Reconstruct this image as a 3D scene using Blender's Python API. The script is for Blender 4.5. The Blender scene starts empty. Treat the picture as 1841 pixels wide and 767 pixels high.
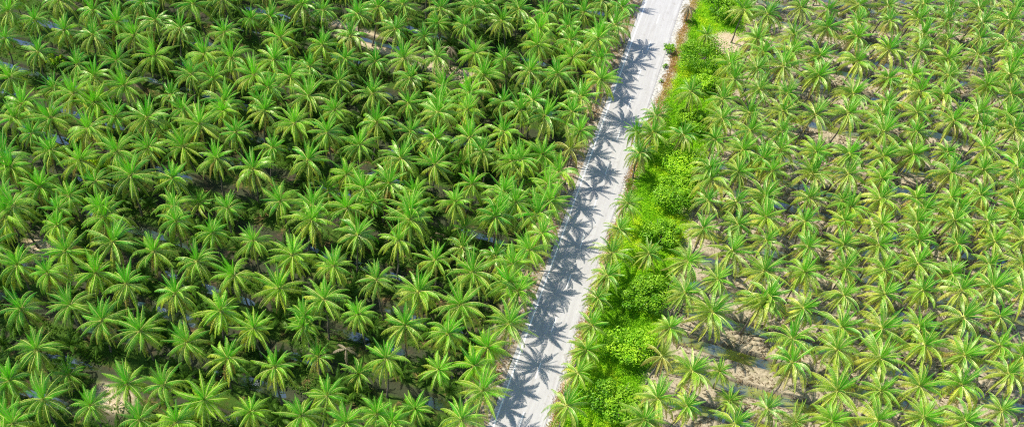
import bpy, math, random
import numpy as np
from mathutils import Vector, Matrix, Euler

random.seed(7)
RNG = np.random.default_rng(11)
scene = bpy.context.scene
COL = scene.collection
R = math.radians

# ------------------------------------------------------------------ camera (a drone 137 m up, looking 48 degrees down)
PW, PH, F = 1841., 767., 1950.
DEP, ROLL, HC = R(48), R(4), 137.
_f = np.array([0, math.cos(DEP), -math.sin(DEP)])
_r0 = np.array([1., 0, 0]); _u0 = np.cross(_r0, _f)
_r = math.cos(ROLL) * _r0 + math.sin(ROLL) * _u0
_u = -math.sin(ROLL) * _r0 + math.cos(ROLL) * _u0

def at(x, y, z=0.):
    """survey: the world point at height z seen at photo position x, y"""
    d = _f * F + _r * (x - PW / 2) + _u * (PH / 2 - y)
    return np.array([0, 0, HC]) + d * ((z - HC) / d[2])

def seen(p):
    v = np.asarray(p, float) - np.array([0, 0, HC]); zc = v @ _f
    return PW / 2 + F * (v @ _r) / zc, PH / 2 - F * (v @ _u) / zc

cam_d = bpy.data.cameras.new('camera'); cam = bpy.data.objects.new('camera', cam_d); COL.objects.link(cam)
M = Matrix(((_r[0], _u[0], -_f[0], 0), (_r[1], _u[1], -_f[1], 0), (_r[2], _u[2], -_f[2], HC), (0, 0, 0, 1)))
cam.matrix_world = M
cam_d.sensor_width = 36; cam_d.lens = 36 * F / PW; cam_d.clip_end = 12000; cam_d.clip_start = 1
scene.camera = cam

# ------------------------------------------------------------------ light
SUN_AZ, SUN_EL = -16., 59.           # the way the shadows fall (degrees from +x), and the height of the sun
w = bpy.data.worlds.new('World'); scene.world = w; w.use_nodes = True
nt = w.node_tree; bg = nt.nodes['Background']
sky = nt.nodes.new('ShaderNodeTexSky'); sky.sky_type = 'NISHITA'; sky.sun_disc = False
sx, sy = -math.cos(R(SUN_AZ)), -math.sin(R(SUN_AZ))     # towards the sun
sky.sun_elevation = R(SUN_EL); sky.sun_rotation = math.atan2(sx, sy)
sky.dust_density = .4; sky.ozone_density = 2.5; sky.air_density = 1.0
nt.links.new(sky.outputs[0], bg.inputs[0]); bg.inputs[1].default_value = 0.16
sd = bpy.data.lights.new('sun', 'SUN'); so = bpy.data.objects.new('sun', sd); COL.objects.link(so)
sd.energy = 5.0; sd.angle = R(0.5); sd.color = (1, .95, .81)
tosun = Vector((sx * math.cos(R(SUN_EL)), sy * math.cos(R(SUN_EL)), math.sin(R(SUN_EL))))
so.rotation_euler = tosun.to_track_quat('Z', 'Y').to_euler()
scene.view_settings.view_transform = 'Standard'; scene.view_settings.look = 'None'
scene.view_settings.exposure = 0; scene.view_settings.gamma = 1
scene.render.engine = 'CYCLES'
scene.cycles.use_denoising = False; scene.cycles.pixel_filter_type = 'BLACKMAN_HARRIS'; scene.cycles.filter_width = 1.1
scene.cycles.sample_clamp_indirect = 4; scene.cycles.sample_clamp_direct = 12
scene.cycles.max_bounces = 6; scene.cycles.transmission_bounces = 4; scene.cycles.diffuse_bounces = 3; scene.cycles.glossy_bounces = 2

# ------------------------------------------------------------------ mesh helpers
def mesh_from(name, V, faces_flat, loops, attrs=None, mats=(), matidx=None, smooth=False):
    """V (n,3); faces_flat: vertex indices of all faces in a row; loops: verts per face"""
    me = bpy.data.meshes.new(name)
    V = np.asarray(V, np.float32); fi = np.asarray(faces_flat, np.int32); lt = np.asarray(loops, np.int32)
    me.vertices.add(len(V)); me.vertices.foreach_set('co', V.ravel())
    me.loops.add(len(fi)); me.loops.foreach_set('vertex_index', fi)
    me.polygons.add(len(lt)); st = np.zeros(len(lt), np.int32); st[1:] = np.cumsum(lt)[:-1]
    me.polygons.foreach_set('loop_start', st); me.polygons.foreach_set('loop_total', lt)
    for m in mats: me.materials.append(m)
    if matidx is not None: me.polygons.foreach_set('material_index', np.asarray(matidx, np.int32))
    me.polygons.foreach_set('use_smooth', np.full(len(lt), smooth))
    for k, a in (attrs or {}).items():
        at_ = me.attributes.new(k, 'FLOAT', 'POINT'); at_.data.foreach_set('value', np.asarray(a, np.float32))
    me.update(calc_edges=True); me.validate(clean_customdata=False)
    return me

class MB:
    """collects polygons with per-vertex float attributes and a material index"""
    def __init__(s): s.V = []; s.F = []; s.L = []; s.A = []; s.B = []; s.M = []; s.n = 0
    def add(s, V, faces, a=0., b=0., m=0):
        V = np.asarray(V, float); k = len(V)
        s.V.append(V); s.A.append(np.broadcast_to(np.asarray(a, float), (k,))); s.B.append(np.broadcast_to(np.asarray(b, float), (k,)))
        for f in faces:
            s.F.extend(i + s.n for i in f); s.L.append(len(f)); s.M.append(m)
        s.n += k
    def grids(s, V, quads, loops, a, b, m=0):
        s.V.append(V); s.A.append(a); s.B.append(b)
        s.F.extend((np.asarray(quads) + s.n).tolist()); s.L.extend(loops); s.M.extend([m] * len(loops)); s.n += len(V)
    def arrays(s):
        return np.concatenate(s.V), np.asarray(s.F, np.int32), np.asarray(s.L, np.int32), np.concatenate(s.A), np.concatenate(s.B), np.asarray(s.M, np.int32)
    def mesh(s, name, mats, smooth=False):
        V, Fc, L, A, B, Mi = s.arrays()
        return mesh_from(name, V, Fc, L, {'tone': A, 'rnd': B}, mats, Mi, smooth)

def link(name, me, parent=None):
    o = bpy.data.objects.new(name, me); COL.objects.link(o)
    if parent is not None: o.parent = parent
    return o

def tag(o, label=None, cat=None, group=None, kind=None):
    for k, v in (('label', label), ('category', cat), ('group', group), ('kind', kind)):
        if v: o[k] = v
    return o

def tube(mb, pts, rad, n=6, a=0., b=0., m=0, cap=True):
    pts = np.asarray(pts, float); rad = np.broadcast_to(np.asarray(rad, float), (len(pts),))
    T = np.gradient(pts, axis=0); T /= np.linalg.norm(T, axis=1)[:, None] + 1e-9
    ref = np.array([1., 0, 0]) if abs(T[0][0]) < .8 else np.array([0, 1., 0])
    V = []
    for p, t, r_ in zip(pts, T, rad):
        e1 = np.cross(t, ref); e1 /= np.linalg.norm(e1); e2 = np.cross(t, e1)
        for k in range(n):
            q = 2 * math.pi * k / n
            V.append(p + r_ * (math.cos(q) * e1 + math.sin(q) * e2))
    Fc = []
    for i in range(len(pts) - 1):
        for k in range(n):
            Fc.append((i * n + k, i * n + (k + 1) % n, (i + 1) * n + (k + 1) % n, (i + 1) * n + k))
    if cap: Fc.append(tuple((len(pts) - 1) * n + k for k in range(n)))
    if np.ndim(a) == 1: a = np.repeat(a, n)
    mb.add(V, Fc, a, b, m)

# ------------------------------------------------------------------ materials
def mat(name):
    m = bpy.data.materials.new(name); m.use_nodes = True; t = m.node_tree
    for n in list(t.nodes): t.nodes.remove(n)
    out = t.nodes.new('ShaderNodeOutputMaterial')
    return m, t, out
def N(t, typ, **kw):
    n = t.nodes.new(typ)
    for k, v in kw.items():
        if k.startswith('i_'): n.inputs[k[2:].replace('_', ' ')].default_value = v
        else: setattr(n, k, v)
    return n
def ramp(t, src, stops, interp='LINEAR'):
    n = t.nodes.new('ShaderNodeValToRGB'); n.color_ramp.interpolation = interp
    e = n.color_ramp.elements
    while len(e) < len(stops): e.new(.5)
    for k, (p, c) in enumerate(stops): e[k].position = p; e[k].color = (c[0], c[1], c[2], 1)
    t.links.new(src, n.inputs[0]); return n.outputs[0]
def mix(t, a, b, fac, mode='MIX'):
    n = t.nodes.new('ShaderNodeMix'); n.data_type = 'RGBA'; n.blend_type = mode
    for s, v in ((0, fac), (6, a), (7, b)):
        if hasattr(v, 'is_linked') or hasattr(v, 'links'): t.links.new(v, n.inputs[s])
        elif s == 0: n.inputs[0].default_value = v
        else: n.inputs[s].default_value = (v[0], v[1], v[2], 1)
    return n.outputs[2]
def attr(t, name): return N(t, 'ShaderNodeAttribute', attribute_name=name).outputs['Fac']
def noise(t, scale, detail=3, rough=.55, vec=None):
    n = N(t, 'ShaderNodeTexNoise', i_Scale=scale, i_Detail=detail, i_Roughness=rough)
    if vec is None: vec = N(t, 'ShaderNodeNewGeometry').outputs['Position']
    t.links.new(vec, n.inputs['Vector']); return n.outputs['Fac']
def maths(t, op, a, b=None):
    n = t.nodes.new('ShaderNodeMath'); n.operation = op
    for s, v in ((0, a), (1, b)):
        if v is None: continue
        if hasattr(v, 'links'): t.links.new(v, n.inputs[s])
        else: n.inputs[s].default_value = v
    return n.outputs[0]

def leaf_mat(name, stops, trans=.35, rough=.38, spec=.5, tint=(1.25, 1.2, .45), hue=.02, young=None, coat=0.):
    m, t, out = mat(name)
    c = ramp(t, attr(t, 'tone'), stops)
    oi = N(t, 'ShaderNodeObjectInfo').outputs['Random']
    rn = maths(t, 'ADD', maths(t, 'MULTIPLY', oi, .5), maths(t, 'MULTIPLY', attr(t, 'rnd'), .5))
    hs = t.nodes.new('ShaderNodeHueSaturation'); t.links.new(c, hs.inputs['Color'])
    mr = N(t, 'ShaderNodeMapRange'); t.links.new(rn, mr.inputs[0]); mr.inputs[3].default_value = .5 - hue; mr.inputs[4].default_value = .5 + hue * .7
    t.links.new(mr.outputs[0], hs.inputs['Hue'])
    mv = N(t, 'ShaderNodeMapRange'); t.links.new(rn, mv.inputs[0]); mv.inputs[3].default_value = 1.34; mv.inputs[4].default_value = .66
    t.links.new(mv.outputs[0], hs.inputs['Value'])
    c = hs.outputs[0]
    p = N(t, 'ShaderNodeBsdfPrincipled'); t.links.new(c, p.inputs['Base Color'])
    p.inputs['Roughness'].default_value = rough; p.inputs['Specular IOR Level'].default_value = spec; p.inputs['Specular Tint'].default_value = (1, 1, .72, 1); p.inputs['Coat Weight'].default_value = coat; p.inputs['Coat Roughness'].default_value = .38; p.inputs['Coat IOR'].default_value = 1.6
    tr = N(t, 'ShaderNodeBsdfTranslucent'); t.links.new(mix(t, c, tint, 1., 'MULTIPLY'), tr.inputs[0])
    mx = N(t, 'ShaderNodeMixShader')
    if young is None: mx.inputs[0].default_value = trans
    else:
        ty = N(t, 'ShaderNodeMapRange'); t.links.new(attr(t, 'tone'), ty.inputs[0]); ty.inputs[1].default_value = .05; ty.inputs[2].default_value = .3; ty.inputs[3].default_value = young; ty.inputs[4].default_value = trans; t.links.new(ty.outputs[0], mx.inputs[0])
    t.links.new(p.outputs[0], mx.inputs[1]); t.links.new(tr.outputs[0], mx.inputs[2]); t.links.new(mx.outputs[0], out.inputs[0])
    return m

def plain_mat(name, stops, scale, rough=.85, bump=.0, detail=4, key=None, spec=.2):
    m, t, out = mat(name)
    n_ = noise(t, scale, detail)
    c = ramp(t, n_, stops)
    p = N(t, 'ShaderNodeBsdfPrincipled'); p.inputs['Roughness'].default_value = rough; p.inputs['Specular IOR Level'].default_value = spec
    if key: c = mix(t, c, key, attr(t, 'tone'))
    t.links.new(c, p.inputs['Base Color'])
    if bump:
        b = N(t, 'ShaderNodeBump'); b.inputs['Strength'].default_value = bump; t.links.new(n_, b.inputs['Height']); t.links.new(b.outputs[0], p.inputs['Normal'])
    t.links.new(p.outputs[0], out.inputs[0]); return m

# tone: 0 spear leaf, .5 full-grown leaf, .85 old hanging leaf, 1 dry
PALM_L = leaf_mat('palm_leaf_green', [(0, (.085, .62, .006)), (.22, (.155, .54, .010)), (.5, (.29, .55, .022)), (.85, (.74, .80, .085)), (1, (.56, .40, .13))], trans=.12, young=.40, rough=.42, spec=1., hue=.028, coat=.35)
PALM_R = leaf_mat('palm_leaf_sunbleached', [(0, (.075, .58, .007)), (.22, (.14, .48, .014)), (.5, (.33, .52, .028)), (.85, (.78, .80, .10)), (1, (.60, .45, .14))], trans=.11, young=.40, rough=.45, spec=1., hue=.028, coat=.12)
PALM_Y = leaf_mat('palm_leaf_yellowing', [(0, (.24, .44, .02)), (.3, (.32, .37, .05)), (.6, (.43, .37, .08)), (.85, (.50, .37, .10)), (1, (.50, .32, .13))], trans=.2, rough=.42)
RIB_M = plain_mat('palm_midrib', [(.3, (.60, .66, .12)), (.7, (.70, .70, .22))], 3, .4, spec=.6)
TRUNK_M = plain_mat('palm_trunk_bark', [(.3, (.12, .10, .085)), (.7, (.27, .24, .21))], 6, .9, .4)
NUT_M = plain_mat('coconut_husk', [(.3, (.16, .26, .04)), (.7, (.42, .30, .06))], 2.5, .5)
DRY_M = leaf_mat('dry_palm_leaf', [(0, (.22, .16, .09)), (.5, (.33, .26, .16)), (1, (.45, .38, .26))], trans=.15, rough=.7, spec=.2, tint=(1, .9, .7))
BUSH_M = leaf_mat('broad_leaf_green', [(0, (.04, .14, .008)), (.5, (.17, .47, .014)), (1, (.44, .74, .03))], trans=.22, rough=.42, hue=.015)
BUSHY_M = leaf_mat('bright_bush_leaf', [(0, (.06, .20, .008)), (.5, (.20, .54, .014)), (1, (.48, .76, .03))], trans=.22, rough=.42, hue=.015)
WEED_M = leaf_mat('weed_leaf_bright', [(0, (.05, .20, .008)), (.5, (.26, .62, .012)), (1, (.66, .78, .04))], trans=.3, rough=.55, spec=.3, hue=.012)
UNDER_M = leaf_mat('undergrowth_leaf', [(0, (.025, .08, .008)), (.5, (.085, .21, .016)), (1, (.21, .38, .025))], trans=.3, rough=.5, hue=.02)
STRAW_M = leaf_mat('dry_grass_blade', [(0, (.34, .20, .06)), (.5, (.62, .42, .15)), (1, (.60, .58, .16))], trans=.25, rough=.7, spec=.2, tint=(1, .95, .7))

# ------------------------------------------------------------------ layout: the road, the beds and the ditches
RA = R(-103.8)
road_dir = -np.array([math.cos(RA), math.sin(RA)])           # up the picture
road_nrm = np.array([road_dir[1], -road_dir[0]])             # to the right of it
P0 = at(1163 - .36 * 383, 383)[:2]                           # a point on the left edge line
ROAD_W = 7.25
def ev(p): d = np.asarray(p)[..., :2] - P0; return d @ road_nrm, d @ road_dir      # distance right of the left line, and along
def pt(e, v): return P0 + np.multiply.outer(e, road_nrm) + np.multiply.outer(v, road_dir)

DITCH = {'L': (R(-16.5), 6.55, .6), 'R': (R(-15.5), 5.7, .98)}
def ditch_v(p, side):
    a, s, ph = DITCH[side]; n = np.array([-math.sin(a), math.cos(a)])
    v = (np.asarray(p)[..., :2] @ n - ph) / s
    return v, s                                              # a whole number is the middle of a ditch
def row_of(p, side): return int(math.floor(ditch_v(p, side)[0]))
def sstep(x, a, b): t = np.clip((x - a) / (b - a), 0, 1); return t * t * (3 - 2 * t)

# ------------------------------------------------------------------ palm survey: crown centres, read off tile by tile (tiles of 230 x 192, four times enlarged)
TX = [0, 230, 460, 690, 920, 1150, 1380, 1610]; TY = [0, 192, 384, 575]
SURVEY = {
(0,0): '60,90 250,150 465,225 670,90 845,165 670,260 40,280 275,380 845,440 560,470 680,560 75,560 390,640 530,680 900,620 160,760 680,740 430,10',
(1,0): '200,160 375,215 475,35 890,140 700,240 50,260 195,410 555,400 745,430 460,540 615,570 910,550 310,690 690,740',
(2,0): '490,80 735,110 330,40 180,280 480,330 880,60 860,450 130,440 600,590 385,490 250,560 380,700 845,680 90,640 100,130 30,730',
(3,0): '410,70 80,220 290,270 390,170 850,160 580,190 650,60 660,390 870,430 190,570 140,40 430,620 620,680 150,430 860,740 400,750 740,40',
(4,0): '50,70 240,110 520,100 410,200 200,215 620,290 790,60 740,190 420,300 190,330 640,430 440,420 130,520 330,540 640,580 360,30 650,20 150,730',
(5,0): '750,80 910,115 650,470 680,575 840,500 370,670 600,720 840,290 480,260 880,390 860,650',
(6,0): '235,65 430,80 430,205 650,45 650,160 640,270 880,160 170,375 370,405 360,555 640,450 865,365 865,570 145,680 610,680 10,110 190,260 860,740',
(7,0): '165,150 370,160 620,170 820,160 200,260 375,290 605,280 800,310 170,370 375,430 590,400 845,440 125,550 375,550 660,620 820,545 170,670 340,690 830,680 200,40 390,60 600,70 850,60',
(0,1): '115,90 370,90 640,170 835,80 370,320 230,200 845,330 690,540 80,440 290,580 500,640 720,720 420,740 20,640 100,720 20,380',
(1,1): '140,90 515,130 780,190 260,180 150,300 400,290 640,380 25,500 320,520 905,460 330,720 510,700 720,730 690,40 400,20',
(2,1): '60,35 280,125 515,190 870,120 745,280 120,300 375,390 655,490 10,490 520,600 180,680 410,710 840,690 660,730 780,590 570,30',
(3,1): '390,50 195,185 600,30 860,190 120,380 370,420 715,325 620,230 635,560 225,620 515,690 920,400 370,240 30,560 190,730 820,730 860,620 560,400',
(4,1): '235,75 435,45 490,180 420,310 70,390 340,480 220,350 275,680 30,690 130,560 60,30 915,340 835,700 900,190',
(5,1): '115,70 95,190 310,210 790,55 545,240 800,180 740,320 590,90 710,470 500,440 510,530 490,680 690,690 890,380 900,650',
(6,1): '110,40 340,60 580,50 820,60 95,180 830,190 90,320 345,330 580,350 830,360 35,465 320,490 575,490 815,520 30,630 300,660 540,680 810,670 600,730',
(7,1): '155,45 415,110 590,55 800,70 145,190 630,155 855,165 125,345 370,330 645,310 880,325 395,480 630,460 870,450 145,660 400,660 605,640 880,595 200,740 450,740 860,740',
(0,2): '40,20 410,90 480,270 760,30 810,210 130,370 350,430 690,430 910,510 510,660 160,690',
(1,2): '350,60 610,140 190,280 500,350 905,205 770,450 345,580 665,700',
(2,2): '400,50 730,160 265,300 560,380 870,480 165,540 490,620 740,730 350,740 640,110',
(3,2): '190,50 370,340 100,200 640,430 250,570 555,660 805,25 580,110 560,250 795,310 900,500',
(4,2): '130,270 215,150 45,560 775,120 720,290 680,450 615,610',
(5,2): '455,110 705,80 910,35 65,290 340,350 665,275 560,470 325,570 515,710 895,420 865,650 905,200',
(6,2): '265,65 550,55 820,80 290,245 545,230 795,230 30,220 560,400 265,430 835,410 545,590 835,580 20,440 250,680 10,600',
(7,2): '155,60 420,55 660,60 860,50 165,200 440,225 710,205 910,190 160,365 670,370 395,435 195,560 465,560 695,535 910,370 485,750 745,740 910,560',
(0,3): '740,10 265,215 70,440 315,570 500,400 655,620 100,745 20,690',
(1,3): '90,80 430,165 715,275 265,470 555,575 885,665 90,720 350,745 905,60',
(2,3): '345,45 140,345 515,545 20,660 330,690 450,270 740,390 870,680 650,740',
(3,3): '150,40 460,105 750,200 395,355 715,510 20,280 225,640 560,720 900,30 60,740',
(4,3): '575,40 535,215 475,380 395,620',
(5,3): '215,60 160,265 370,370 575,370 125,570 335,620 650,580 30,720 680,750',
(6,3): '180,145 530,60 820,60 500,220 175,315 800,280 500,510 815,510 200,730 460,730 790,725',
(7,3): '170,50 490,10 740,10 205,185 490,255 750,190 805,390 175,475 470,475 200,700 760,650 490,730 910,260',
}
SHORT = {(1,1,510,700), (0,3,500,400), (2,1,520,600), (2,3,450,270), (2,3,740,390), (4,1,130,560), (5,0,480,260), (3,2,560,250), (3,2,795,310),
         (2,2,640,110), (3,2,580,110), (5,3,575,370), (1,1,260,180), (5,3,650,580), (3,1,560,400), (6,3,200,730)}
YELLOW = {(4,1,420,310), (5,1,545,240), (5,3,160,265)}
# openings in the planting (water or bare bank in view): no palm is added there
OPEN = [(350,327),(400,345),(575,35),(610,55),(660,70),(700,85),(740,95),(780,100),(850,120),(520,10),(85,440),(205,705),(200,680),(245,695),(1300,590),(1250,615),(1300,640),(1350,650),
        (1300,750),(1350,720),(1360,690),(1400,720),(1490,255),(1520,240),(1440,260),(1480,310),(1670,330),(1730,265),(1590,300),(1450,65),(1310,70),(1305,90),(265,420),(620,650),(1230,600),(1205,595)]
palms = []       # dicts: hub (x,y,z), base (x,y), side, scale, ...
for (i, j), s in SURVEY.items():
    for q in s.split():
        x, y = map(int, q.split(','))
        px, py = TX[i] + x / 4, TY[j] + y / 4
        short = (i, j, x, y) in SHORT
        e0, v0 = ev(at(px, py, 8.))
        side = 'L' if e0 < 3 else 'R'
        if side == 'L': H = random.gauss(8.3, .45)
        else: H = random.gauss(7.9, .4) if e0 > 17 else random.gauss(5.6, .4)
        if short: H = random.uniform(3.2, 4.2)
        palms.append(dict(hub=at(px, py, H), H=H, side=side, short=short, yellow=(i, j, x, y) in YELLOW, px=px, py=py, sure=True))
# drop double readings along the tile seams
keep = []
for p in palms:
    if all(math.hypot(p['px'] - q['px'], p['py'] - q['py']) > 15 for q in keep): keep.append(p)
palms = keep
open_g = [at(x, y, 0)[:2] for x, y in OPEN]
# continue the planting rows where the survey has holes and just outside the frame
allxy = [np.array(p['hub'][:2]) for p in palms]
for side in 'LR':
    a, sp, ph = DITCH[side]; d = np.array([math.cos(a), math.sin(a)]); n = np.array([-math.sin(a), math.cos(a)])
    for k in range(2, 45):
        v = ph + (k + .5) * sp
        for u in np.arange(-140, 140, 1.9):
            p = d * u + n * (v + random.gauss(0, .35))
            e, al = ev(p)
            if (side == 'L' and e > -3.5) or (side == 'R' and e < 19): continue
            x, y = seen([p[0], p[1], 8.])
            if not (-75 < x < PW + 75 and -75 < y < PH + 105): continue
            inside = 0 < x < PW and 0 < y < PH
            lim = (5.2 if side == 'L' else 4.9) if inside else 5.6
            A = np.array(allxy)
            if ((A - p) ** 2).sum(1).min() < lim * lim: continue
            if inside and min(np.hypot(*(p - g)) for g in open_g) < 4.2: continue
            H = random.gauss(8.1, .4); short = False
            palms.append(dict(hub=np.array([p[0], p[1], H]), H=H, side=side, short=short, yellow=False, px=x, py=y, sure=False)); allxy.append(p)
ve = sorted(ev(p['hub'])[1] for p in palms if p['side'] == 'L' and ev(p['hub'])[0] > -6.5)
for v1, v2 in zip(ve[:-1], ve[1:]):  # extra palms added in roadside gaps so shadows join up on the road
    if v2 - v1 > 6.2:
        q_ = pt(-4.2 + random.uniform(-.6, .5), (v1 + v2) / 2); H = random.gauss(8.0, .3)
        if np.hypot(*(np.array(allxy) - q_).T).min() > 2.9: palms.append(dict(hub=np.array([q_[0], q_[1], H]), H=H, side='L', short=False, yellow=False, px=0, py=0, sure=False)); allxy.append(q_)
for p in palms:
    e, v = ev(p['hub']); side = p['side']
    lean = np.array([random.gauss(.1, .6), random.gauss(0, .6)]) if side == 'L' else np.array([random.gauss(1.35, .5), random.gauss(.1, .45)])
    if p['short']: lean *= .3
    b = p['hub'][:2] - lean
    if e < -4.0 or e > 21:                                    # stand on the bed, not in the ditch
        vv, sp = ditch_v(b, side); fr = vv - math.floor(vv); fr2 = min(max(fr, .27), .73)
        a = DITCH[side][0]; b = b + np.array([-math.sin(a), math.cos(a)]) * (fr2 - fr) * sp
    eb, _ = ev(b)
    if -2.2 < eb < ROAD_W + 2.5 and side == 'L': b = b + road_nrm * (-2.4 - eb)
    if side == 'R' and eb < 8.2: b = b + road_nrm * (8.4 - eb)
    p['base'] = b; p['e'], p['v'] = ev(b)
    sc = (1.05 if side == 'L' else 1.06) if not (side == 'R' and e < 17) else .90
    if p['short']: sc *= .78
    p['sc'] = sc * random.choice([random.uniform(.82, .96), random.uniform(.95, 1.1), random.uniform(1.0, 1.18)])
    if side == 'L' and p['e'] > -8: p['sc'] = max(p['sc'], sc)
    p['rot'] = random.uniform(0, 2 * math.pi); p['tx'], p['ty'] = random.gauss(0, .12), random.gauss(0, .12)

# ------------------------------------------------------------------ ground sheet with ditches cut into it
def ground_z(p):
    e, v = ev(p); z = np.zeros(len(p))
    dv, sp = ditch_v(p, 'L'); dl = np.abs(dv - np.round(dv)) * sp
    wob = .25 * np.sin(v * .31 + e * .17) + .2 * np.sin(e * .43 + v * .11)
    zl = -.95 * (1 - sstep(dl + wob * .5, .3, 1.1)) * sstep(-e, 6.0, 8.0) * (.35 + .65 * sstep(np.sin(p[:, 0] * .19 + 2.1 * np.sin(p[:, 1] * .17)) + .6 * np.sin(p[:, 0] * .41 + p[:, 1] * .5), -.0, .7))
    dv, sp = ditch_v(p, 'R'); dr = np.abs(dv - np.round(dv)) * sp
    zr = -.95 * (1 - sstep(dr + wob * .2, .62, 1.2)) * sstep(e, 21.5, 23.0)
    z = np.where(e < 3, zl, zr)
    z = z + .10 * np.sin(p[:, 0] * .9 + 1.3 * np.sin(p[:, 1] * .5)) * np.sin(p[:, 1] * 1.1) * np.where((e < -4) | (e > ROAD_W + 4), 1, 0)
    return z - np.where((e > -4) & (e < ROAD_W + 4), 0, .05) , np.where(e < 3, dl, dr)
ge = np.concatenate([[-4000, -1500, -600, -300], np.arange(-150, 150, .8), [300, 600, 1500, 4000]])
gv = np.concatenate([[-4000, -1500, -500, -200], np.arange(-85, 125, .42), [200, 400, 900, 2000, 4000]])
E_, V_ = np.meshgrid(ge, gv); G = pt(E_.ravel(), V_.ravel()); Gz, gd = ground_z(G)
ne, nv = len(ge), len(gv)
idx = np.arange(ne * nv).reshape(nv, ne)
quads = np.stack([idx[:-1, :-1], idx[:-1, 1:], idx[1:, 1:], idx[1:, :-1]], -1).reshape(-1)
ee = E_.ravel(); vv_ = V_.ravel()
left = (ee < 3).astype(float)
wv = 1.2 * np.sin(vv_ * .35) + .8 * np.sin(vv_ * .9 + 1)
vw_ = 1.0 * sstep(vv_, ev(at(1160, 250))[1] - 9, ev(at(1160, 250))[1] + 5)
verge = sstep(ee + .3 * wv * .5, 8.6 + vw_ * 1.15, 9.9 + vw_ * 1.15) * (1 - sstep(ee + wv, 18.5, 21.5))
sand = .7 * (1 - sstep(np.abs(ee + 3.2 + .3 * wv * .5), 1.2, 3.2)) + (1 - sstep(np.abs(ee - 7.6 - vw_), .6, 1.5))
# the open sandy bank across the far left of the plantation
pa, pb = at(560, 32)[:2], at(910, 165)[:2]; dd = (pb - pa) / np.linalg.norm(pb - pa); nn = np.array([-dd[1], dd[0]])
du = (G - pa) @ dd; dn = np.abs((G - pa) @ nn)
sand += (1 - sstep(dn, 1.6, 3.0)) * sstep(du, -4, 0) * (1 - sstep(du, 36, 42)) * (gd > 1.0)
for sx_, sy_, rr in ((205, 712, 4.5), (85, 440, 5), (1308, 75, 5), (1310, 95, 4)):
    c = at(sx_, sy_)[:2]; sand += 1 - sstep(np.hypot(*(G - c).T), rr * .4, rr)
sand = np.clip(sand, 0, 1)
ditch_dark = 1 - sstep(gd, .9, 1.6); ditch_dark *= np.where((ee > 21.5) | (ee < -6), 1, 0)  # soil colour darkens towards the ditches and on their banks

m, t, out = mat('ground_soil')
n1, n2, n3 = noise(t, .35, 4), noise(t, 2.2, 5, .65), noise(t, 9, 3, .7)
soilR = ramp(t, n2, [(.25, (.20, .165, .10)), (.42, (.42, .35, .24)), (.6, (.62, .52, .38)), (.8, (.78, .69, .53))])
soilL = ramp(t, n2, [(.25, (.03, .03, .014)), (.5, (.09, .07, .03)), (.64, (.34, .22, .09)), (.8, (.55, .38, .18))])  # dark litter soil, with the deep shade between palms put into the colour
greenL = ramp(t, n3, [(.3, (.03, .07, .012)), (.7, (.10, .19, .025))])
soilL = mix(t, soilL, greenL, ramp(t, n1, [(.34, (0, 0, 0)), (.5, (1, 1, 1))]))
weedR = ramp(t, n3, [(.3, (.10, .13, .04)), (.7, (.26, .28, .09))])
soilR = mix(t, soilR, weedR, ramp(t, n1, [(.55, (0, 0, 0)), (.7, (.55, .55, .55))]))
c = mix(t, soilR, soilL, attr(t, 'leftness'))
vg = ramp(t, n3, [(.25, (.08, .22, .01)), (.55, (.24, .50, .015)), (.8, (.50, .60, .06))])
c = mix(t, c, vg, attr(t, 'verge'))
sn = ramp(t, n2, [(.25, (.42, .31, .18)), (.5, (.66, .52, .35)), (.75, (.8, .7, .55))])
c = mix(t, c, sn, attr(t, 'sand'))
c = mix(t, c, (.07, .065, .05), maths(t, 'MULTIPLY', attr(t, 'ditch_dark'), .75))
litter = N(t, 'ShaderNodeTexVoronoi', i_Scale=3.5); t.links.new(N(t, 'ShaderNodeNewGeometry').outputs['Position'], litter.inputs['Vector'])
c = mix(t, c, (.5, .5, .5), ramp(t, litter.outputs['Distance'], [(0, (.35, .35, .35)), (.25, (0, 0, 0))]), 'MULTIPLY')
p_ = N(t, 'ShaderNodeBsdfPrincipled'); p_.inputs['Roughness'].default_value = .95; p_.inputs['Specular IOR Level'].default_value = .1
t.links.new(c, p_.inputs['Base Color'])
bp = N(t, 'ShaderNodeBump'); bp.inputs['Strength'].default_value = .8; bp.inputs['Distance'].default_value = .3
t.links.new(n2, bp.inputs['Height']); t.links.new(bp.outputs[0], p_.inputs['Normal']); t.links.new(p_.outputs[0], out.inputs[0])
me = mesh_from('ground', np.column_stack([G, Gz]), quads, np.full(len(quads) // 4, 4), {'leftness': left, 'verge': verge, 'sand': sand, 'ditch_dark': ditch_dark}, [m], None, True)
tag(link('ground', me), 'soil of the palm plantation, planted beds between ditches', 'ground', kind='structure')

# ------------------------------------------------------------------ ditch water
m, t, out = mat('ditch_water')
g = N(t, 'ShaderNodeNewGeometry')
alg = ramp(t, noise(t, .22, 3), [(.38, (.08, .11, .13)), (.46, (.20, .23, .08)), (.58, (.36, .38, .04))])
p_ = N(t, 'ShaderNodeBsdfPrincipled'); t.links.new(alg, p_.inputs['Base Color']); p_.inputs['Roughness'].default_value = .12; p_.inputs['Specular IOR Level'].default_value = .6
gl = N(t, 'ShaderNodeBsdfGlossy'); gl.inputs['Color'].default_value = (.9, .95, 1, 1); gl.inputs['Roughness'].default_value = .1
wn = N(t, 'ShaderNodeBump'); wn.inputs['Strength'].default_value = .12; wn.inputs['Distance'].default_value = .1
t.links.new(noise(t, 3., 2), wn.inputs['Height'])
for q in (p_, gl): t.links.new(wn.outputs[0], q.inputs['Normal'])
mx = N(t, 'ShaderNodeMixShader'); mx.inputs[0].default_value = .3
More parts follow.
